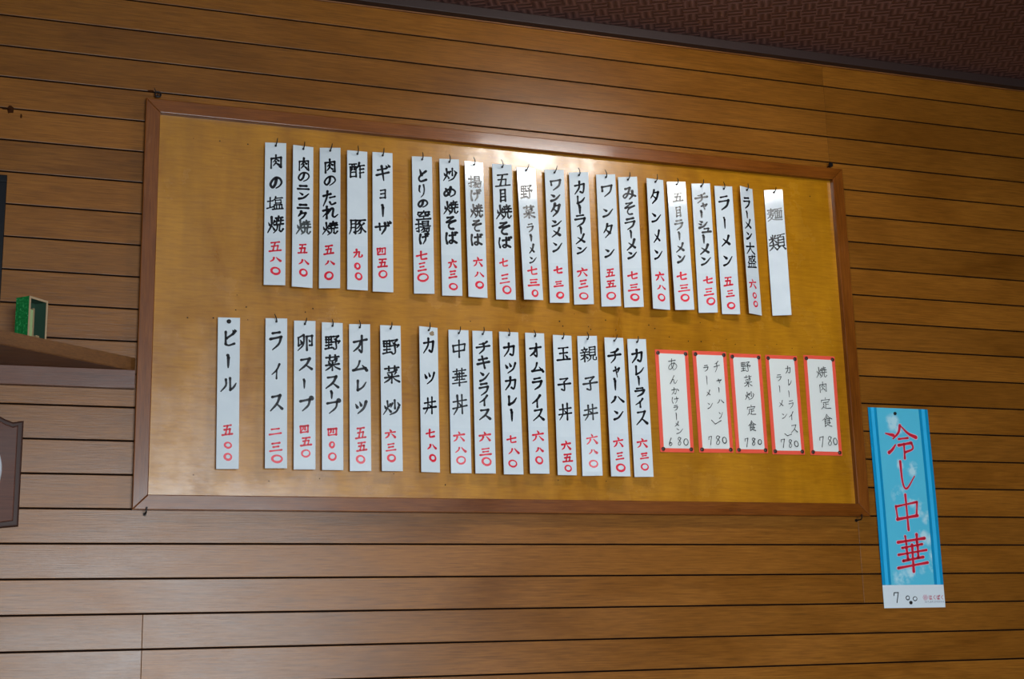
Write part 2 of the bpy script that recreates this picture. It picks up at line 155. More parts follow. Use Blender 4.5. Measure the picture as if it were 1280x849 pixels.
def spline(P):
    out = []; Q = [P[0]*2-P[1]] + P + [P[-1]*2-P[-2]]
    for i in range(1, len(Q)-2):
        for s in range(CH_SMOOTH):
            t = s/CH_SMOOTH; a, b, c, d = Q[i-1:i+3]
            out.append(0.5*((2*b)+(c-a)*t+(2*a-5*b+4*c-d)*t*t+(3*b-a-3*c+d)*t**3))
    return out + [P[-1]]
def glyph(bm, ch, cx, cz, w, h, pen, brush=True):
    """one character centred at (cx, cz), w x h metres, strokes pen metres wide"""
    tf = lambda x, y: Vector((cx + (x/100-0.5)*w, cz - (y/100-0.5)*h))
    for st in G[ch].split('|'):
        j = lambda: random.uniform(-1.6, 1.6)
        p0 = pen * random.uniform(0.85, 1.15)
        if st[0] == 'o':
            x, y, r = map(float, st[1:].split(','))
            rx, ry = r + j(), r + j(); sk = random.uniform(-.12, .12)
            pts = []
            for i in range(19):
                a = 2*math.pi*i/18 + 2.2
                pts.append(tf(x + rx*math.cos(a) - sk*ry*math.sin(a), y + ry*math.sin(a)))
            ribbon(bm, pts, [p0*(1+.2*math.sin(i*.5)) for i in range(19)])
            continue
        sm = st[0] == '~'; st = st.lstrip('~')
        kind = st[-1] if st[-1] in '<>' else ''
        P = [tf(float(a)+j(), float(b)+j()-(float(a)-50)*(.11 if brush else 0)) for a, b in (q.split(',') for q in st.rstrip('<>').split(' '))]
        if sm or len(P) == 2:
            segs = [spline(P) if len(P) > 2 else [P[0].lerp(P[1], t/4) for t in range(5)]]
        else:
            segs = [[a.lerp(b, t/4) for t in range(5)] for a, b in zip(P, P[1:])]
        for si, pts in enumerate(segs):
            n = len(pts)-1; ws = []
            for i in range(n+1):
                t = i/n
                if not brush: k = 1.0
                elif kind == '<': k = 1.25 - 0.25*math.sin(math.pi*min(t*1.6, 1)) - 1.05*max(0, t-.25)**1.3
                elif kind == '>': k = 0.5 + 0.85*t
                else: k = 1.12 - 0.30*math.sin(math.pi*t)
                ws.append(p0*max(k, .18))
            ribbon(bm, pts, ws)
            disc(bm, pts[0], ws[0]/2)
            disc(bm, pts[-1], ws[-1]/2)
# ------------------------------------------------------------ helpers
def tag(o, label=None, cat=None, group=None, kind=None):
    if label: o['label'] = label
    if cat: o['category'] = cat
    if group: o['group'] = group
    if kind: o['kind'] = kind
    return o
def empty(name, loc, rot=(0, 0, 0)):
    o = bpy.data.objects.new(name, None); col.objects.link(o)
    o.location = loc; o.rotation_euler = rot; o.empty_display_size = 0.05
    return o
def obj(name, bm, mats, parent=None, loc=(0, 0, 0), rot=(0, 0, 0), smooth=False):
    bm.normal_update()
    me = bpy.data.meshes.new(name)
    if smooth:
        for f in bm.faces: f.smooth = True
    bm.to_mesh(me); bm.free()
    for mt in (mats if isinstance(mats, (list, tuple)) else [mats]): me.materials.append(mt)
    o = bpy.data.objects.new(name, me); col.objects.link(o)
    o.location = loc; o.rotation_euler = rot
    if parent is not None: o.parent = parent
    return o
def box(bm, x0, x1, y0, y1, z0, z1, bev=0, mi=0):
    vs = [bm.verts.new(p) for p in ((x0,y0,z0),(x1,y0,z0),(x1,y1,z0),(x0,y1,z0),(x0,y0,z1),(x1,y0,z1),(x1,y1,z1),(x0,y1,z1))]
    fs = [bm.faces.new([vs[i] for i in q]) for q in ((0,3,2,1),(4,5,6,7),(0,1,5,4),(1,2,6,5),(2,3,7,6),(3,0,4,7))]
    for f in fs: f.material_index = mi
    if bev: bmesh.ops.bevel(bm, geom=list({e for f in fs for e in f.edges}), offset=bev, segments=2, affect='EDGES', profile=.6)
    return fs
def prism(bm, pts, y0, y1, bev=0, axis='y'):
    """polygon pts in x-z extruded y0..y1 (or x-y extruded in z)"""
    mk = (lambda p, t: (p[0], t, p[1])) if axis == 'y' else (lambda p, t: (p[0], p[1], t))
    a = [bm.verts.new(mk(p, y0)) for p in pts]; b = [bm.verts.new(mk(p, y1)) for p in pts]
    fa = bm.faces.new(a); fb = bm.faces.new(b[::-1]); n = len(pts)
    for i in range(n): bm.faces.new((a[i], b[i], b[(i+1) % n], a[(i+1) % n]))
    bmesh.ops.recalc_face_normals(bm, faces=bm.faces)
    if bev: bmesh.ops.bevel(bm, geom=list(fa.edges), offset=bev, segments=3, affect='EDGES', profile=.5)
def tube(bm, pts, r, k=8, cap=True):
    rings = []
    pts = [Vector(p) for p in pts]; n = len(pts)
    for i, p in enumerate(pts):
        d = (pts[min(i+1, n-1)] - pts[max(i-1, 0)]).normalized()
        u = d.cross(Vector((.13, .3, .9))).normalized(); v = d.cross(u)
        rr = r[i] if isinstance(r, (list, tuple)) else r
        rings.append([bm.verts.new(p + (u*math.cos(2*math.pi*j/k) + v*math.sin(2*math.pi*j/k))*rr) for j in range(k)])
    for a, b in zip(rings, rings[1:]):
        for j in range(k): bm.faces.new((a[j], a[(j+1) % k], b[(j+1) % k], b[j]))
    if cap:
        bm.faces.new(rings[0][::-1]); bm.faces.new(rings[-1])
def dome(bm, c, r, depth, k=12):
    """push-pin head: low dome facing -y"""
    c = Vector(c); prev = None
    for s, (rr, dd) in enumerate(((1, 0), (1, .35), (.8, .75), (.45, .96))):
        ring = [bm.verts.new(c + Vector((math.cos(2*math.pi*j/k)*rr*r, -dd*depth, math.sin(2*math.pi*j/k)*rr*r))) for j in range(k)]
        if prev:
            for j in range(k): bm.faces.new((prev[j], prev[(j+1) % k], ring[(j+1) % k], ring[j]))
        prev = ring
    bm.faces.new(prev)
def lin(c): return tuple((x/255/12.92 if x/255 <= .04045 else ((x/255+.055)/1.055)**2.4) for x in c)

class NT:
    def __init__(s, name):
        s.m = bpy.data.materials.new(name); s.m.use_nodes = True
        s.t = s.m.node_tree; s.b = s.t.nodes['Principled BSDF']
    def n(s, typ, **kw):
        x = s.t.nodes.new(typ)
        for k, v in kw.items():
            if k in x.inputs: x.inputs[k].default_value = v
            else: setattr(x, k, v)
        return x
    def l(s, a, b): s.t.links.new(a, b)
    def set(s, **kw):
        for k, v in kw.items(): s.b.inputs[k.replace('_', ' ')].default_value = v
    def ramp(s, fac, stops):
        r = s.n('ShaderNodeValToRGB'); s.l(fac, r.inputs[0]); e = r.color_ramp.elements
        while len(e) < len(stops): e.new(.5)
        for x, (p, c) in zip(e, stops): x.position = p; x.color = (*c, 1) if len(c) == 3 else c
        return r.outputs[0]
    def noise(s, vec, scale, detail=3, rough=.5, dist=0):
        x = s.n('ShaderNodeTexNoise'); x.inputs['Scale'].default_value = scale; x.inputs['Detail'].default_value = detail
        x.inputs['Roughness'].default_value = rough; x.inputs['Distortion'].default_value = dist
        s.l(vec, x.inputs['Vector']); return x.outputs['Fac']
    def mapped(s, vec, sc, loc=None):
        x = s.n('ShaderNodeMapping'); x.inputs['Scale'].default_value = sc; s.l(vec, x.inputs['Vector'])
        if loc is not None: s.l(loc, x.inputs['Location'])
        return x.outputs[0]
    def mix(s, mode, fac, a, b):
        x = s.n('ShaderNodeMix'); x.data_type = 'RGBA'; x.blend_type = mode
        for v, i in ((fac, 0), (a, 6), (b, 7)):
            if hasattr(v, 'is_linked'): s.l(v, x.inputs[i])
            else: x.inputs[i].default_value = v if i == 0 else (*v, 1)
        return x.outputs[2]
    def mr(s, v, a, b, c, d):
        x = s.n('ShaderNodeMapRange'); s.l(v, x.inputs[0])
        for i, q in enumerate((a, b, c, d)): x.inputs[i+1].default_value = q
        return x.outputs[0]
    def bump(s, h, strength, dist):
        x = s.n('ShaderNodeBump'); x.inputs['Strength'].default_value = strength; x.inputs['Distance'].default_value = dist
        s.l(h, x.inputs['Height']); s.l(x.outputs[0], s.b.inputs['Normal'])

def wood(name, dark, mid, light, along, rough=(.3, .45), coat=.0, crough=.1, vary=.35, blotch=3.0, grain=1.0, bumpd=.0004, spec=.5, scuff=None):
    """varnished wood; along = grain axis 'x' or 'z'"""
    s = NT(name)
    tc = s.n('ShaderNodeTexCoord'); oi = s.n('ShaderNodeObjectInfo')
    cmb = s.n('ShaderNodeCombineXYZ')
    for i in range(3):
        mm = s.n('ShaderNodeMath', operation='MULTIPLY'); s.l(oi.outputs['Random'], mm.inputs[0]); mm.inputs[1].default_value = (37, 13, 71)[i]
        s.l(mm.outputs[0], cmb.inputs[i])
    sc = {'x': (1, 8, 22), 'z': (22, 8, 1)}[along]
    v = s.mapped(tc.outputs['Object'], sc, cmb.outputs[0])
    fine = s.noise(v, 14*grain, 5, .65)
    sc2 = {'x': (3, 40, 150), 'z': (150, 40, 3)}[along]
    v2 = s.mapped(tc.outputs['Object'], sc2, cmb.outputs[0])
    pores = s.noise(v2, 6*grain, 2, .5)
    v3 = s.mapped(tc.outputs['Object'], {'x': (1, 1, 2.4), 'z': (2.4, 1, 1)}[along], cmb.outputs[0])
    blot = s.noise(v3, blotch, 4, .55, .6)
    c1 = s.ramp(fine, [(.25, lin(dark)), (.5, lin(mid)), (.78, lin(light))])
    c2 = s.ramp(blot, [(.28, (.70, .66, .60)), (.5, (.93, .92, .90)), (.75, (1.12, 1.12, 1.1))])
    c3 = s.ramp(pores, [(.38, (.80, .77, .72)), (.55, (1, 1, 1))])
    c = s.mix('MULTIPLY', 1.0, c1, c2); c = s.mix('MULTIPLY', .7, c, c3)
    rnd = s.mr(oi.outputs['Random'], 0, 1, 1-vary/2, 1+vary/2)
    g = s.n('ShaderNodeCombineXYZ'); [s.l(rnd, g.inputs[i]) for i in range(3)]
    c = s.mix('MULTIPLY', 1.0, c, g.outputs[0])
    if scuff:
        sn = s.noise(s.mapped(tc.outputs['Object'], {'x': (1, 1, 3), 'z': (3, 1, 1)}[along], cmb.outputs[0]), 9, 6, .7)
        c = s.mix('MIX', s.mr(sn, .64, .84, 0, .4), c, lin(scuff))
    s.l(c, s.b.inputs['Base Color'])
    s.l(s.mr(blot, .3, .7, rough[0], rough[1]), s.b.inputs['Roughness'])
    s.set(Coat_Weight=coat, Coat_Roughness=crough, Specular_IOR_Level=spec)
    s.bump(pores, .35, bumpd)
    return s.m
def flat(name, c, rough=.5, metal=0, spec=.5, coat=0):
    s = NT(name); s.set(Base_Color=(*lin(c), 1), Roughness=rough, Metallic=metal, Specular_IOR_Level=spec, Coat_Weight=coat, Coat_Roughness=.08)
    return s.m

M_plank = wood('panelling_veneer', (110, 67, 17), (140, 86, 24), (157, 101, 33), 'x', (.28, .37), vary=.24, blotch=2.2, spec=.36)
M_groove = flat('groove_backing', (22, 11, 8), .9, spec=.1)
def board_material():
    s = NT('varnished_plywood'); tc = s.n('ShaderNodeTexCoord'); o = tc.outputs['Object']
    fine = s.noise(s.mapped(o, (1, 1, 9)), 18, 6, .6, .4)
    fib = s.noise(s.mapped(o, (4, 1, 60)), 8, 3)
    blot = s.noise(s.mapped(o, (2.2, 1, 1)), 2.6, 5, .6, .8)
    c = s.ramp(fine, [(.25, lin((160, 104, 8))), (.5, lin((178, 120, 10))), (.8, lin((190, 134, 18)))])
    c = s.mix('MULTIPLY', 1, c, s.ramp(blot, [(.3, (.74, .66, .52)), (.5, (.95, .93, .88)), (.72, (1.08, 1.08, 1.05))]))
    c = s.mix('MULTIPLY', .25, c, s.ramp(fib, [(.35, (.84, .80, .72)), (.6, (1, 1, 1))]))
    strk = s.noise(s.mapped(o, (5, 1, .7)), 3.2, 3, .5)
    c = s.mix('MULTIPLY', .8, c, s.ramp(strk, [(.32, (.82, .78, .66)), (.6, (1.06, 1.05, 1.03))]))
    s.l(c, s.b.inputs['Base Color'])
    s.l(s.mr(blot, .3, .7, .26, .36), s.b.inputs['Roughness'])
    s.set(Coat_Weight=.55, Specular_IOR_Level=.5)
    rg = s.noise(o, 7, 6, .65)
    s.l(s.mr(rg, .38, .62, .07, .30), s.b.inputs['Coat Roughness'])
    b = s.noise(s.mapped(o, (1, 1, 2.2)), 9, 4, .55)
    bp = s.n('ShaderNodeBump'); bp.inputs['Strength'].default_value = .12; bp.inputs['Distance'].default_value = .003
    s.l(b, bp.inputs['Height']); s.l(bp.outputs[0], s.b.inputs['Coat Normal']); s.l(bp.outputs[0], s.b.inputs['Normal'])
    return s.m
M_board = board_material()
FR = dict(rough=(.28, .42), coat=.3, crough=.14, vary=.12, blotch=4, spec=.35, scuff=(170, 128, 90))
M_frame_x = wood('frame_wood_horizontal', (98, 50, 8), (124, 66, 11), (142, 82, 18), 'x', **FR)
M_frame_z = wood('frame_wood_upright', (98, 50, 8), (124, 66, 11), (142, 82, 18), 'z', **FR)
M_shelf = wood('shelf_wood', (84, 50, 22), (112, 70, 32), (130, 86, 42), 'x', (.4, .55), vary=.05, blotch=5)
M_batten = wood('batten_wood', (80, 44, 28), (104, 58, 36), (120, 72, 46), 'x', (.35, .5), vary=.05, blotch=5)
M_plaque = wood('plaque_wood', (66, 32, 20), (86, 44, 28), (98, 54, 36), 'x', (.5, .6), coat=.0, vary=.05)
M_plaque_edge = flat('plaque_moulding', (56, 28, 18), .5, spec=.3)
M_trim = flat('ceiling_trim', (52, 34, 30), .6)
M_bead = wood('bead_wood', (120, 72, 36), (150, 96, 50), (170, 116, 66), 'x', vary=.05)

def ceiling_material():
    s = NT('woven_wallpaper_brown'); tc = s.n('ShaderNodeTexCoord'); o = tc.outputs['Object']
    rot = s.n('ShaderNodeMapping'); rot.inputs['Rotation'].default_value = (0, 0, R(28)); rot.inputs['Scale'].default_value = (26, 26, 26); s.l(o, rot.inputs['Vector'])
    ck = s.n('ShaderNodeTexChecker'); ck.inputs['Scale'].default_value = 1.0; s.l(rot.outputs[0], ck.inputs['Vector'])
    w1 = s.n('ShaderNodeTexWave', wave_type='BANDS', bands_direction='X'); w1.inputs['Scale'].default_value = .64; w1.inputs['Distortion'].default_value = .5
    w2 = s.n('ShaderNodeTexWave', wave_type='BANDS', bands_direction='Y'); w2.inputs['Scale'].default_value = .64; w2.inputs['Distortion'].default_value = .5
    s.l(rot.outputs[0], w1.inputs['Vector']); s.l(rot.outputs[0], w2.inputs['Vector'])
    mx = s.n('ShaderNodeMix'); mx.data_type = 'FLOAT'
    s.l(ck.outputs['Fac'], mx.inputs[0]); s.l(w1.outputs['Fac'], mx.inputs[2]); s.l(w2.outputs['Fac'], mx.inputs[3])
    h = mx.outputs[0]
    c = s.ramp(h, [(.1, lin((84, 55, 50))), (.6, lin((108, 74, 68))), (1, lin((128, 92, 86)))])
    bl = s.noise(o, 3, 3)
    c = s.mix('MULTIPLY', 1, c, s.ramp(bl, [(.3, (.85, .82, .8)), (.7, (1.05, 1.05, 1.05))]))
    s.l(c, s.b.inputs['Base Color']); s.set(Roughness=.45)
    s.bump(h, .6, .002)
    return s.m
M_ceiling = ceiling_material()
M_plaster = flat('brown_wall_covering', (122, 92, 64), .8)
M_floor = flat('floor_tiles', (120, 110, 100), .6)
def strip_material():
    s = NT('white_laminated_card'); tc = s.n('ShaderNodeTexCoord'); oi = s.n('ShaderNodeObjectInfo')
    n = s.noise(tc.outputs['Object'], 22, 3)
    c = s.ramp(n, [(.3, lin((214, 224, 232))), (.7, lin((222, 231, 238)))])
    s.l(c, s.b.inputs['Base Color']); s.set(Roughness=.09, Specular_IOR_Level=.6)
    b = s.noise(s.mapped(tc.outputs['Object'], (1, 1, .5)), 14, 2)
    s.bump(b, .3, .0025)
    return s.m
M_strip = strip_material()
M_strip_edge = flat('strip_edge_cream', (222, 200, 160), .5)
M_patch = flat('price_patch_paper', (214, 224, 232), .18)
M_ink = flat('black_ink', (22, 24, 32), .25)
M_ink_grey = flat('faded_ink', (84, 90, 92), .25)
M_red = flat('red_marker', (228, 44, 66), .25)
M_card = flat('white_paper', (224, 228, 226), .6)
M_card_red = flat('red_paper_border', (238, 84, 62), .55)
M_pen = flat('pen_ink', (22, 24, 28), .5)
M_pin = flat('dark_pin', (62, 34, 26), .35)
M_iron = flat('dark_iron', (30, 26, 26), .45, .6)
M_stain = flat('dark_knot', (60, 30, 10), .9, spec=.1)
M_hole = flat('pin_hole', (44, 26, 12), .9)

# ------------------------------------------------------------ the room
wall = bm = None
bm = bmesh.new(); box(bm, -2.6, 4.2, .0045, .12, 0, CEIL)
wall = tag(obj('wall_front', bm, M_groove), kind='structure')
PITCH, GAP = 0.07564, 0.0039
XL, XR = -2.6, 4.2
def plank(x0, x1, z0, z1):
    bm = bmesh.new(); w, h = x1-x0, z1-z0
    box(bm, -w/2, w/2, 0, .0044, -h/2, h/2, .0007)
    return obj('plank', bm, M_plank, wall, ((x0+x1)/2, 0, (z0+z1)/2))
for k in range(-4, 34):
    ztop = Z0 - k*PITCH - GAP/2; zbot = Z0 - (k+1)*PITCH + GAP/2
    ztop = min(ztop, CEIL - .003); zbot = max(zbot, 0)
    if k < 16: cuts = [XL, -1.82, 1.82, 3.64, XR]
    else: cuts = [XL, -1.82, 0, 1.82, 3.64, XR] if k >= 19 else [XL, -1.82, 0.0, 3.64, XR]
    for a, b in zip(cuts, cuts[1:]): plank(a+.0003, b-.0003, zbot, ztop)
bm = bmesh.new(); box(bm, -2.72, 4.32, BACK-.12, .12, CEIL, CEIL+.1)
tag(obj('ceiling', bm, M_ceiling), kind='structure')
bm = bmesh.new(); box(bm, -2.72, 4.32, BACK-.12, .12, -.1, 0)
tag(obj('floor', bm, M_floor), kind='structure')
bm = bmesh.new(); box(bm, -2.72, -2.6, BACK, 0, 0, CEIL)
tag(obj('wall_left', bm, M_plaster), kind='structure')
bm = bmesh.new(); box(bm, 4.2, 4.32, BACK, 0, 0, CEIL)
tag(obj('wall_right', bm, M_plaster), kind='structure')
bm = bmesh.new()
box(bm, -2.72, WIN[0], BACK-.12, BACK, 0, CEIL); box(bm, WIN[1], 4.32, BACK-.12, BACK, 0, CEIL)
box(bm, WIN[0], WIN[1], BACK-.12, BACK, 0, WIN[2]); box(bm, WIN[0], WIN[1], BACK-.12, BACK, WIN[3], CEIL)
tag(obj('wall_back', bm, M_plaster), kind='structure')
bm = bmesh.new(); box(bm, XL, XR, -.028, 0, 2.860, CEIL, .002)
tag(obj('trim_1', bm, M_trim), kind='structure')
bm = bmesh.new(); box(bm, XL, XR, -.006, 0, 2.8575, 2.860, .0006)
tag(obj('trim_2', bm, M_bead), kind='structure')
# dark knot and small marks on the panelling
def blob(bm, x, z, r, y, sx=1, sz=1, k=9):
    bm.faces.new([bm.verts.new((x+math.cos(2*math.pi*i/k)*r*sx*random.uniform(.7, 1.2), y, z+math.sin(2*math.pi*i/k)*r*sz*random.uniform(.7, 1.2))) for i in range(k)][::1])
bm = bmesh.new(); blob(bm, -.329, 2.492, .009, -.0003, 1, 1.2); blob(bm, -.338, 2.4915, .005, -.0003, 2.2, .35); blob(bm, -.305, 2.478, .004, -.0003, .6, 1.6)
obj('knot_mark', bm, M_stain, wall)
bm = bmesh.new(); blob(bm, -.02, 2.542+.03, .004, -.0003, 2, .6); blob(bm, 1.30, 1.165, .003, -.0003, 7, .8)
obj('scratch_mark', bm, M_stain, wall)

# ------------------------------------------------------------ menu board
X0, X1, ZB, ZT = -.0320, 1.8465, Z0-.9863, Z0-.0240
FW, FY = .0335, -.021
board = empty('menu_board', ((X0+X1)/2, 0, ZB))
tag(board, 'large golden varnished plywood menu board in a mitred brown wooden frame on the panelled wall', 'menu board')
bx, bz = board.location.x, board.location.z
bm = bmesh.new(); box(bm, X0+.02-bx, X1-.02-bx, -.006, -.0002, .02, ZT-ZB-.02)
obj('board_panel', bm, M_board, board)
a, b, c, d = X0-bx, X1-bx, 0, ZT-ZB
for pts, mt in (([(a, d), (b, d), (b-FW, d-FW), (a+FW, d-FW)], M_frame_x), ([(a, c), (a+FW, c+FW), (b-FW, c+FW), (b, c)], M_frame_x),
                ([(a, c), (a, d), (a+FW, d-FW), (a+FW, c+FW)], M_frame_z), ([(b, c), (b-FW, c+FW), (b-FW, d-FW), (b, d)], M_frame_z)):
    cxm = sum(p[0] for p in pts)/4; czm = sum(p[1] for p in pts)/4
    q = [(cxm+(p[0]-cxm)*(1 if abs(p[0]-cxm) > .5 else .994), czm+(p[1]-czm)*(1 if abs(p[1]-czm) > .3 else .994)) for p in pts]
    bm = bmesh.new(); prism(bm, [(p[0]-cxm, p[1]-czm) for p in q], FY, -.0003, .0018)
    obj('frame_rail', bm, mt, board, (cxm, 0, czm))
# pin holes left by earlier notices
bm = bmesh.new()
HOLES = [(.0802, 2.4613), (.1418, 2.4609), (.2079, 2.4596), (.0778, 2.0254), (1.745, 2.462)]
HOLES += [(.135+random.uniform(-.01, .01), 2.028), (.215, 2.028)]
HOLES += [(1.28+.055*i+random.uniform(-.02, .02), 2.035+random.uniform(-.006, .010)) for i in range(9)]
HOLES += [(random.uniform(.1, 1.75), random.uniform(2.05, 2.09)) for i in range(12)] + [(random.uniform(.95, 1.3), 2.05+random.uniform(0, .02)) for i in range(5)] + [(.1+.17*i*random.uniform(.8, 1.2), 1.66+random.uniform(-.01, .02)) for i in range(7)]
for hx, hz in HOLES: blob(bm, hx-bx, hz-bz, random.uniform(.0012, .0021), -.0064, k=6)
h = obj('pin_hole', bm, M_hole, board); h['kind'] = 'stuff'
# screw hooks that hold the board
def hook_eye(x, z, kind):
    bm = bmesh.new()
    if kind == 'eye':
        tube(bm, [(0, 0, 0), (0, -.012, 0)], .0022)
        tube(bm, [(math.cos(t)*.0065, -.014, math.sin(t)*.0065) for t in [i*math.pi/7 for i in range(15)]], .0021, 6)
        tube(bm, [(-.004, -.014, .004), (-.009, -.016, .015)], [.0016, .0006], 6)
    elif kind == 'nail':
        tube(bm, [(0, 0, 0), (0, -.016, .001)], .0022); tube(bm, [(0, -.016, .001), (0, -.020, .001)], .0065, 10)
        tube(bm, [(0, -.012, -.007), (.002, -.014, .010)], .0018, 6)
    else:
        tube(bm, [(0, 0, -.004), (0, -.024, -.004), (.001, -.027, 0), (.002, -.027, .010)], .0018, 6)
        tube(bm, [(0, -.001, -.004), (0, -.003, -.004)], .004, 8)
    o = obj('screw_hook', bm, M_iron, board, (x-bx, -.0003, z-bz)); return o
hook_eye(-.005, 2.5595, 'eye'); hook_eye(1.812, 2.5545, 'nail'); hook_eye(-.003, 1.5795, 'l'); hook_eye(1.814, 1.5785, 'l')

# ------------------------------------------------------------ menu strips
NAMES = 'first second third fourth fifth'.split()
LAB = '肉の塩焼 肉のニンニク焼 肉のたれ焼 酢豚 ギョーザ とりの空揚げ 炒め焼そば 揚げ焼そば 五目焼そば 野菜ラーメン ワンタンメン カレーラーメン ワンタン みそラーメン タンメン GLARE チャーシューメン ラーメン ラーメン大盛 麺類 ビール ライス 卵スープ 野菜スープ オムレツ 野菜炒 カツ丼 中華丼 チキンライス カツカレー オムライス 玉子丼 親子丼 チャーハン カレーライス'.split()
PR = '五八〇 五八〇 五八〇 九〇〇 四五〇 七三〇 六三〇 六八〇 七三〇 七三〇 七三〇 六三〇 五五〇 七三〇 六八〇 七三〇 七三〇 五三〇 六〇〇 - 五〇〇 二三〇 四五〇 四〇〇 五五〇 六三〇 七八〇 六八〇 六三〇 七八〇 六八〇 六五〇 六八〇 六三〇 六三〇'.split()
KANJI = set('肉塩焼酢豚空揚炒五目野菜大盛麺類卵丼中華玉子親')
EN = ['salt grilled meat', 'meat with garlic', 'meat in sauce', 'sweet and sour pork', 'gyoza', 'fried chicken', 'stir fried noodles', 'crispy fried noodles', 'five item noodles', 'vegetable ramen', 'wonton noodles', 'curry ramen', 'wonton', 'miso ramen', 'tanmen', 'noodle dish', 'chashu noodles', 'plain ramen', 'large ramen', 'noodles heading', 'beer', 'rice', 'egg soup', 'vegetable soup', 'omelette', 'fried vegetables', 'cutlet bowl', 'chuka bowl', 'chicken rice', 'cutlet curry', 'omelette rice', 'egg bowl', 'oyakodon', 'fried rice', 'curry rice']
WHERE = ['leftmost in the upper row', 'last character faded grey', 'third from left in upper row', 'right of the meat strips', 'before the gap in upper row', 'first after the upper gap', 'left of the glaring strip', 'glare across its top', 'between two glaring strips', 'diagonal glare over its letters', 'right of the vegetable ramen strip', 'long letters, upper row middle', 'only three spaced marks, upper row'.replace('only three', 'widely'), 'close beside the wonton strip', 'slightly twisted, right half of upper row', 'washed out by glare, upper row', 'right of the washed out strip', 'fourth from the upper right end'.replace('fourth', 'third'), 'twisted sideways in the upper row', 'no price, upper right end',
 'pinned at lower left end', 'second in the lower row', 'third in the lower row', 'fourth in the lower row', 'left of fried vegetables, lower row', 'before the gap in lower row', 'brown torn spot near its nail', 'right of the cutlet bowl strip', 'sixth from the lower right end'.replace('sixth', 'seventh'), 'middle of the lower row group', 'sixth strip after lower gap'.replace('sixth', 'fifth'), 'small red price, lower row', 'left of the fried rice strip', 'second from right, lower row', 'beside the red bordered cards']
LAB[15] = 'ラーメン'
RY = {}      # small corrections to how the strips hang
def parse(s): return [(t[0],) + tuple(float(v)/1000 for v in t[1:]) + (len(t0) > 0 and '*' in t0,) for t0, t in ((q.split(',')[0], [q.split(',')[0][0]] + q.split(',')[1:]) for q in s.split())]
for i, (pose, black, red) in enumerate(STRIPS):
    x, z, rx, ry, rz, w, h = pose; w = .0500; h /= 1000
    if i in TWIST: rx, ry = TWIST[i]
    y = -.022
    root = empty('menu_strip', (x, y, z)); root.rotation_mode = 'YXZ'
    root.rotation_euler = (R(rx), R(rz), R(ry))
    lab = 'white menu strip reading %s (%s), %s' % (LAB[i], EN[i], WHERE[i])
    tag(root, lab, 'menu strip', 'menu strips in the %s row' % ('upper' if i < 20 else 'lower'))
    T = .0016
    # card with a punched hole near the top: ring of quads around an 8-gon
    bm = bmesh.new(); hz, hr = -.0095, .0019
    fs = box(bm, -w/2, w/2, 0, T, -h, 0, 0)
    for f in fs:
        f.material_index = 0 if f.normal.y < -.5 or True and f is fs[2] else 1
    bmesh.ops.bevel(bm, geom=list(fs[2].edges), offset=.0006, segments=1, affect='EDGES')
    card = obj('card', bm, [M_strip, M_strip_edge], root)
    for ch, gx, gz, gw, gh, fade in parse(black):
        pen = .0057 if ch not in KANJI else .0047
        if gw < .022 and ch != 'ー': pen *= .8
        if ch in '親類麺揚華盛塩': pen *= .85
        kb = bmesh.new(); glyph(kb, ch, 0, 0, gw, gh, pen)
        o = obj('brush_character', kb, M_ink_grey if fade else M_ink, card, (gx, -.00015, gz))
        if fade: o['label'] = 'faded grey brush character'
    if red:
        items = parse(red)
        ptop = items[0][2] + items[0][4]/2 + .009
        patch = card
        if i not in (20, 21):
            bm = bmesh.new(); box(bm, -w/2+.0012, w/2-.0012, -.00012, .0002, -h+random.uniform(.001, .012), ptop)
            patch = obj('price_patch', bm, M_patch, root)
        for ch, gx, gz, gw, gh, fade in items:
            rb = bmesh.new(); glyph(rb, ch, 0, 0, gw, gh, .0044)
            obj('price_character', rb, M_red, patch, (gx, -.0003, gz))
    # the nail it hangs on belongs to the board; one strip is pinned instead
    zb = z - .0085
    if i == 20:
        bm = bmesh.new(); dome(bm, (0, -.0002, -.0095), .0052, .003); obj('push_pin', bm, M_iron, root)
    else:
        bm = bmesh.new()
        L = random.uniform(.012, .017); up = random.uniform(.012, .017); sx = random.uniform(-.007, .003)
        y0 = -.0063
        tube(bm, [(0, y0, 0), (0, y-.006, 0), (sx*.1, y-.75*L, .002), (sx*.5, y-L, up*.5), (sx, y-L*.95, up)], [.0014, .0014, .0014, .0013, .0010], 6)
        tube(bm, [(0, y-.0012, 0), (0, y-.0035, 0)], .0027, 8)
        obj('hanging_nail', bm, M_iron, board, (x-bx, 0, zb-bz))
    if i == 26:
        bm = bmesh.new(); blob(bm, .009, -.015, .0062, -.0003, 1.1, 1); o = obj('torn_spot', bm, flat('torn_paper', (150, 130, 104), .8), root)

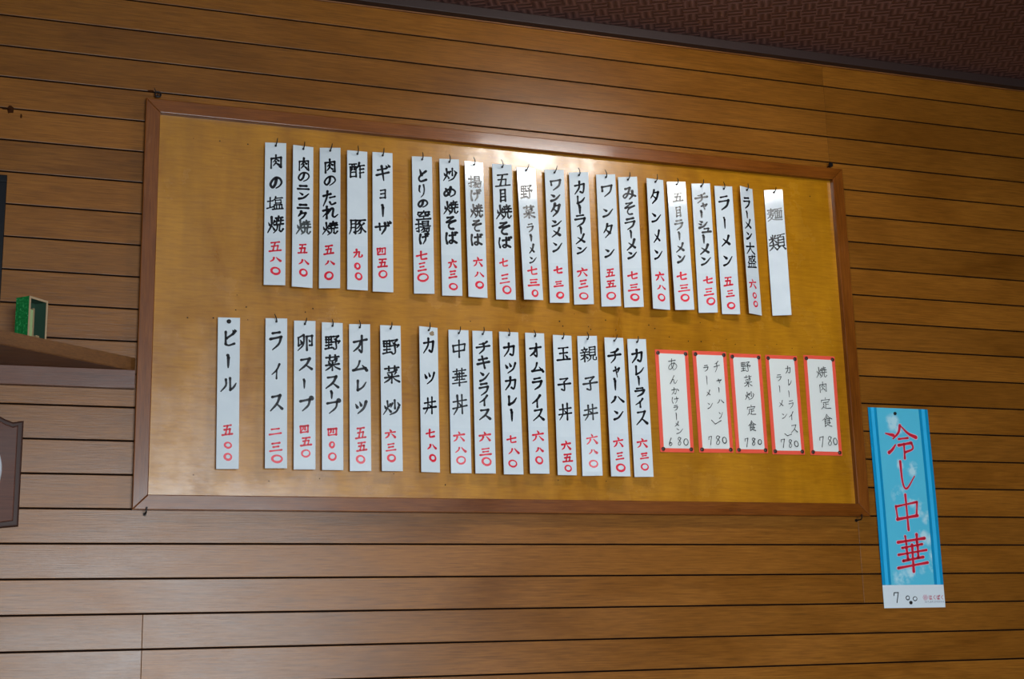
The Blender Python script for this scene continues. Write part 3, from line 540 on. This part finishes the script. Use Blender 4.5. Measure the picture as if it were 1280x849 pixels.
# ------------------------------------------------------------ red bordered cards
CL = ['あんかけラーメン 680, leftmost of the cards', 'fried rice with ramen 780, second card from left', 'vegetable set meal 780, middle card', 'curry rice with ramen 780, second card from right', 'grilled meat set 780, rightmost card']
for i, (pose, txt) in enumerate(CARDS):
    x, z, rz, w, h = pose; w /= 1000; h /= 1000
    root = empty('menu_card', (x, -.0078, z), (0, R(rz), 0))
    tag(root, 'red bordered white card reading %s' % CL[i], 'menu card', 'red-bordered cards')
    def sheet(x0, x1, z0, z1, y, nx=6, nz=12, amp=.0009, sd=0):
        bm = bmesh.new(); rows = []
        for b in range(nz+1):
            rows.append([bm.verts.new((x0+(x1-x0)*a/nx, y - amp*abs(math.sin(math.pi*a/nx)*math.sin(math.pi*b/nz))*(1+.5*math.sin(b*1.3+sd)), z0+(z1-z0)*b/nz)) for a in range(nx+1)])
        for b in range(nz):
            for a in range(nx): bm.faces.new((rows[b][a], rows[b][a+1], rows[b+1][a+1], rows[b+1][a]))
        return bm
    obj('red_border', sheet(-w/2, w/2, -h, 0, 0, sd=i), M_card_red, root, smooth=True)
    bw = .0100
    paper = obj('white_paper', sheet(-w/2+bw, w/2-bw, -h+bw, -bw, -.0006, sd=i), M_card, root, smooth=True)
    for ch, gx, gz, gw, gh, fade in parse(txt):
        bm = bmesh.new(); glyph(bm, ch, 0, 0, gw, gh, .0019, True)
        obj('pen_character', bm, M_pen, paper, (gx, -.0024, gz))
    for sx, sz in ((-1, -bw*.9), (1, -bw*.9), (-1, -h+bw*.8), (1, -h+bw*.8)):
        bm = bmesh.new(); dome(bm, (0, 0, 0), .0052, .003)
        obj('push_pin', bm, M_pin, root, (sx*(w/2-bw*.8), -.0012, sz))

# ------------------------------------------------------------ blue banner poster
x, z, rz, w, h = BANNER[0]; w /= 1000; h /= 1000
root = empty('hanging_poster', (x, -.0035, z), (0, R(rz), 0))
tag(root, 'blue vertical paper poster with red 冷し中華 lettering and white price footer right of the board', 'poster')
def poster_material():
    s = NT('blue_cloud_print'); tc = s.n('ShaderNodeTexCoord'); o = tc.outputs['Object']
    s.set(Roughness=.35)
    n = s.noise(o, 26, 4, .6)
    # soft printed clouds around a few fixed spots
    acc = None
    for px_, pz_, rr in CLOUDS:
        d = s.n('ShaderNodeVectorMath', operation='DISTANCE'); s.l(o, d.inputs[0]); d.inputs[1].default_value = (px_, -.0002, pz_)
        v = s.mr(d.outputs['Value'], rr*.25, rr, 1, 0)
        if acc is None: acc = v
        else:
            a = s.n('ShaderNodeMath', operation='MAXIMUM'); s.l(acc, a.inputs[0]); s.l(v, a.inputs[1]); acc = a.outputs[0]
    mm = s.n('ShaderNodeMath', operation='MULTIPLY'); s.l(acc, mm.inputs[0]); s.l(s.mr(n, .42, .62, 0, 1), mm.inputs[1])
    c = s.mix('MIX', s.mr(mm.outputs[0], .05, .7, 0, .85), lin((84, 190, 222)), lin((190, 226, 238)))
    s.l(c, s.b.inputs['Base Color'])
    return s.m
CLOUDS = [(-.020, -.040, .030), (.000, -.055, .022), (.030, -.165, .026), (-.010, -.150, .02), (-.020, -.235, .03), (.022, -.25, .024), (.045, -.275, .028), (.060, -.30, .02), (.040, -.345, .026), (.066, -.355, .022), (.075, -.40, .026), (.070, -.425, .02), (-.036, -.455, .034), (.000, -.440, .026), (.030, -.43, .018)]
M_poster = poster_material()
FOOT = .4726
rows = 26
def psheet(x0, x1, z0, z1, y):
    bm = bmesh.new(); n = max(2, int(rows*(z0-z1)/h)); vs = []
    for b in range(n+1):
        zz = z0 + (z1-z0)*b/n
        off = -.0022*(1-math.cos(2*math.pi*min(1, -zz/h)))/2 - (.0016 if .22 < -zz/h < .56 else 0)*0
        vs.append([bm.verts.new((xx, y+off, zz)) for xx in (x0, (x0+x1)/2, x1)])
    for p, q in zip(vs, vs[1:]):
        for a_ in (0, 1): bm.faces.new((p[a_], q[a_], q[a_+1], p[a_+1]))
    return bm
pr_sheet = obj('printed_sheet', psheet(-w/2, w/2, 0, -FOOT, 0), M_poster, root, smooth=True)
footer = obj('white_footer', psheet(-w/2, w/2, -FOOT, -h, 0), flat('footer_paper', (214, 224, 232), .4), root, smooth=True)
M_b1 = flat('stripe_mid_blue', (0, 140, 190), .35); M_b2 = flat('stripe_sky_blue', (52, 178, 232), .35)
for x0, x1, mt in ((-.095, -.0855, M_b1), (-.0855, -.0755, M_b2), (-.0755, -.0675, M_b1), (.066, .0745, M_b1), (.0745, .0855, M_b2), (.0855, .095, M_b1)):
    obj('stripe', psheet(x0, x1, 0, -FOOT, -.00025), mt, pr_sheet)
def lay(bm, y=-.0006):
    for v in bm.verts:
        v.co.y = y - .0022*(1-math.cos(2*math.pi*min(1, max(0, -v.co.z/h))))/2
    return bm
M_halo = flat('white_outline', (226, 190, 210), .4); M_bred = flat('poster_red', (200, 22, 52), .4)
items = parse(BANNER[1])
for dy, pen, mt, nm in ((-.0005, .0094, M_halo, 'character_outline'), (-.0008, .0068, M_bred, 'printed_character')):
    st = random.getstate(); random.seed(5)
    for ch, gx, gz, gw, gh, fade in items:
        bm = bmesh.new(); glyph(bm, ch, gx, gz, gw, gh, pen); obj(nm, lay(bm, dy), mt, pr_sheet)
    random.setstate(st)
for ch, gx, gz, gw, gh, fade in parse(BANNER[2]):
    bm = bmesh.new(); glyph(bm, ch, gx, gz, gw, gh, .0021, False); obj('price_numeral', lay(bm), M_ink, footer)
# maker's mark: small rosette, four kana and a line of tiny print
bm = bmesh.new()
for q in range(6):
    a_ = q*math.pi/3; ribbon(bm, [Vector((.034+.0045*math.cos(a_)+.0028*math.cos(t*.9), -.5057+.0045*math.sin(a_)+.0028*math.sin(t*.9))) for t in range(8)], [.0009]*8)
obj('rosette_mark', lay(bm), flat('rosette_pink', (206, 110, 140), .4), footer)
M_logo = flat('logo_red', (196, 56, 92), .4)
for q, ch in enumerate('はくばく'):
    bm = bmesh.new(); glyph(bm, ch, .0505+q*.0122, -.5057, .0105, .0115, .0014, False); obj('logo_character', lay(bm), M_logo, footer)
bm = bmesh.new(); xx = .032
while xx < .0895:
    for zz in (-.5155, -.5172, -.5188):
        if random.random() < .75: ribbon(bm, [Vector((xx, zz)), Vector((xx+random.uniform(.0015, .003), zz))], [.0006]*2)
    ribbon(bm, [Vector((xx+.0015, -.515)), Vector((xx+.0015+random.uniform(-.001, .001), -.5192))], [.0006]*2)
    xx += .0044
obj('fine_print', lay(bm), flat('print_blue', (70, 84, 120), .4), footer)
for px_, pz_, r_ in ((-.0113, -.0149, .0046), (-.0127, -.5186, .0046)):
    bm = bmesh.new(); dome(bm, (0, 0, 0), r_, .004); obj('push_pin', bm, M_iron, root, (px_, -.0012, pz_))

# ------------------------------------------------------------ shelf, batten and what stands there
SH = 1.896
bm = bmesh.new()
prism(bm, [(-1.3, -.0006), (-.0345, -.0006), (-.0345, -.004), (-.318, -.2255), (-.47, -.34), (-1.3, -.34)], SH, 1.9265, axis='z')
bmesh.ops.bevel(bm, geom=[e for e in bm.edges if abs(e.verts[0].co.z-e.verts[1].co.z) < 1e-6], offset=.0015, segments=2, affect='EDGES')
shelf = obj('wall_shelf', bm, M_shelf); shelf.location = (0, 0, 0)
tag(shelf, 'brown wooden shelf with an angled front edge, left of the menu board', 'shelf')
bm = bmesh.new(); box(bm, -1.3, -.0345, -.020, -.0006, 1.8535, SH-.0003, .0012)
o = obj('support_rail', bm, M_batten, shelf)
# open green box
N, Rr, Ll = Vector((-.2668, -.140)), Vector((-.2287, -.100)), Vector((-.2925, -.1158))
u = (Rr-N); wd = u.length; u.normalize(); v = Vector((-u.y, u.x)); dp = .036; ht = .096
root = empty('display_box', (N.x, N.y, 1.9265), (0, 0, math.atan2(u.y, u.x)))
tag(root, 'small open green plastic box with pale edges standing on the wall shelf', 'box')
s = NT('green_plastic'); s.set(Base_Color=(*lin((20, 128, 62)), 1), Roughness=.18, Transmission_Weight=.25)
tc = s.n('ShaderNodeTexCoord'); nn = s.noise(tc.outputs['Object'], 160, 3, .6); s.l(s.ramp(nn, [(.35, lin((24, 118, 58))), (.6, lin((36, 156, 80))), (.72, lin((110, 214, 150)))]), s.b.inputs['Base Color']); s.bump(nn, .3, .001)
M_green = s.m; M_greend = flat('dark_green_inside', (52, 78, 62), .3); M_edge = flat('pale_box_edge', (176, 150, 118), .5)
t_ = .0022
bm = bmesh.new(); box(bm, 0, t_, 0, dp, 0, ht); obj('side_panel', bm, M_green, root)
bm = bmesh.new(); box(bm, wd-t_, wd, 0, dp, 0, ht); obj('side_panel', bm, M_greend, root)
bm = bmesh.new(); box(bm, t_, wd-t_, dp-t_, dp, 0, ht); obj('back_panel', bm, M_greend, root)
bm = bmesh.new(); box(bm, t_, wd-t_, 0, dp-t_, 0, t_); box(bm, t_, wd-t_, 0, dp-t_, ht-t_, ht); obj('end_panel', bm, M_greend, root)
bm = bmesh.new(); box(bm, 0, .0045, -.0012, -.0001, 0, ht); box(bm, wd-.0045, wd, -.0012, -.0001, 0, ht); box(bm, .0045, wd-.0045, -.0012, -.0001, ht-.0045, ht)
obj('pale_rim', bm, M_edge, root)
bm = bmesh.new(); box(bm, .008, .020, .006, .022, t_, .070, .001)
o = obj('paper_packet', bm, flat('pale_green_paper', (150, 176, 120), .5), root, (0, 0, 0))
bm = bmesh.new(); box(bm, .0205, .0245, .006, .020, t_, .074, .0008); box(bm, .034, .044, .008, .016, t_, .018, .001)
obj('card_insert', bm, flat('brown_card', (150, 128, 92), .6), root)
# dark framed picture at the far left
fx1, fz1, fz0 = -.327, Z0-.2425, 1.9275
root = empty('picture_frame', (fx1-.2, 0, fz0))
tag(root, 'black frame at the left edge of the photo, standing on the wall shelf', 'picture frame')
M_black = flat('black_frame', (8, 9, 16), .5, spec=.2)
fw, fh = .2, fz1-fz0
for x0, x1, z0, z1 in ((-fw, fw, fh-.016, fh), (-fw, fw, 0, .016), (-fw, -fw+.0155, .016, fh-.016), (fw-.0155, fw, .016, fh-.016)):
    bm = bmesh.new(); box(bm, x0, x1, -.022, -.001, z0, z1, .0015); obj('frame_rail', bm, M_black, root)
bm = bmesh.new(); box(bm, -fw+.014, fw-.014, -.010, -.002, .014, fh-.014)
obj('picture', bm, flat('picture_grey_blue', (70, 84, 104), .2), root)
# wooden plaque with a round silver-rimmed inset
cxp, px1, pz1, pz0 = -.4185, -.265, Z0-.7950, Z0-1.0230
root = empty('wall_plaque', (cxp, 0, pz0))
tag(root, 'dark wooden wall plaque with round silver rimmed inset, below the shelf', 'plaque')
hw = px1-cxp; H = pz1-pz0
def outline(ins):
    P = []; top = [(1, 0), (.86, -.004), (.76, .0015), (.66, .0095), (.54, .018), (.38, .026), (.18, .031), (0, .033)]
    P += [((hw-ins)*a if a == 1 else hw*a, H-ins+b) for a, b in top]
    P += [(-x, z) for x, z in P[-2::-1]]
    bot = [(-1, 0), (-.8, -.003), (-.5, -.012), (0, -.018), (.5, -.012), (.8, -.003), (1, 0)]
    P += [((hw-ins)*a if abs(a) == 1 else hw*a, ins+b) for a, b in bot]
    return P
bm = bmesh.new(); prism(bm, outline(0), -.014, -.001, .004); obj('moulded_edge', bm, M_plaque_edge, root)
bm = bmesh.new(); prism(bm, outline(.011), -.020, -.013, .003); obj('face_board', bm, M_plaque, root)
bm = bmesh.new(); rc = .1145; cz = H/2+.004
prof = [(rc, -.020), (rc, -.026), (rc-.004, -.030), (rc-.009, -.028), (rc-.010, -.023)]
rings = [[bm.verts.new((r_*math.cos(2*math.pi*j/64), y_, cz + r_*math.sin(2*math.pi*j/64)*.93)) for j in range(64)] for r_, y_ in prof]
for p, q in zip(rings, rings[1:]):
    for j in range(64): bm.faces.new((p[j], p[(j+1) % 64], q[(j+1) % 64], q[j]))
bmesh.ops.recalc_face_normals(bm, faces=bm.faces)
obj('silver_rim', bm, flat('chrome', (225, 232, 240), .3, .35), root, smooth=True)
bm = bmesh.new(); bm.faces.new([bm.verts.new(((rc-.009)*math.cos(2*math.pi*j/64), -.0235, cz + (rc-.009)*math.sin(2*math.pi*j/64)*.93)) for j in range(64)])
obj('inset_disc', bm, flat('inset_silver', (190, 202, 214), .3, .2), root)

# ------------------------------------------------------------ ceiling lamp above the frame of the photograph and the window behind the camera
lx, ly, lz = LAMP
root = empty('ceiling_lamp', (lx, ly, CEIL))
tag(root, 'white fluorescent ceiling lamp just in front of the panelled wall', 'lamp')
bm = bmesh.new(); box(bm, -LAMP_SX/2-.02, LAMP_SX/2+.02, -LAMP_SY/2-.02, LAMP_SY/2+.02, -.045, 0, .004); obj('housing', bm, flat('lamp_white', (225, 225, 225), .4), root)
s = NT('lamp_diffuser'); s.set(Base_Color=(.9, .9, .9, 1), Emission_Color=(1, .97, .92, 1), Emission_Strength=LAMP_E)
bm = bmesh.new(); box(bm, -LAMP_SX/2, LAMP_SX/2, -LAMP_SY/2, LAMP_SY/2, -.085, -.0455, .01); obj('diffuser', bm, s.m, root)
wroot = empty('window_1', ((WIN[0]+WIN[1])/2, BACK-.06, WIN[2])); wroot['kind'] = 'structure'
ww, wh = (WIN[1]-WIN[0])/2, WIN[3]-WIN[2]
M_al = flat('window_frame_metal', (120, 122, 124), .4, .6)
for x0, x1, z0, z1 in ((-ww, ww, 0, .05), (-ww, ww, wh-.05, wh), (-ww, -ww+.05, .05, wh-.05), (ww-.05, ww, .05, wh-.05), (-.03, .03, .05, wh-.05)):
    bm = bmesh.new(); box(bm, x0+.001, x1-.001, -.03, .03, z0+.001, z1-.001); obj('window_frame', bm, M_al, wroot)
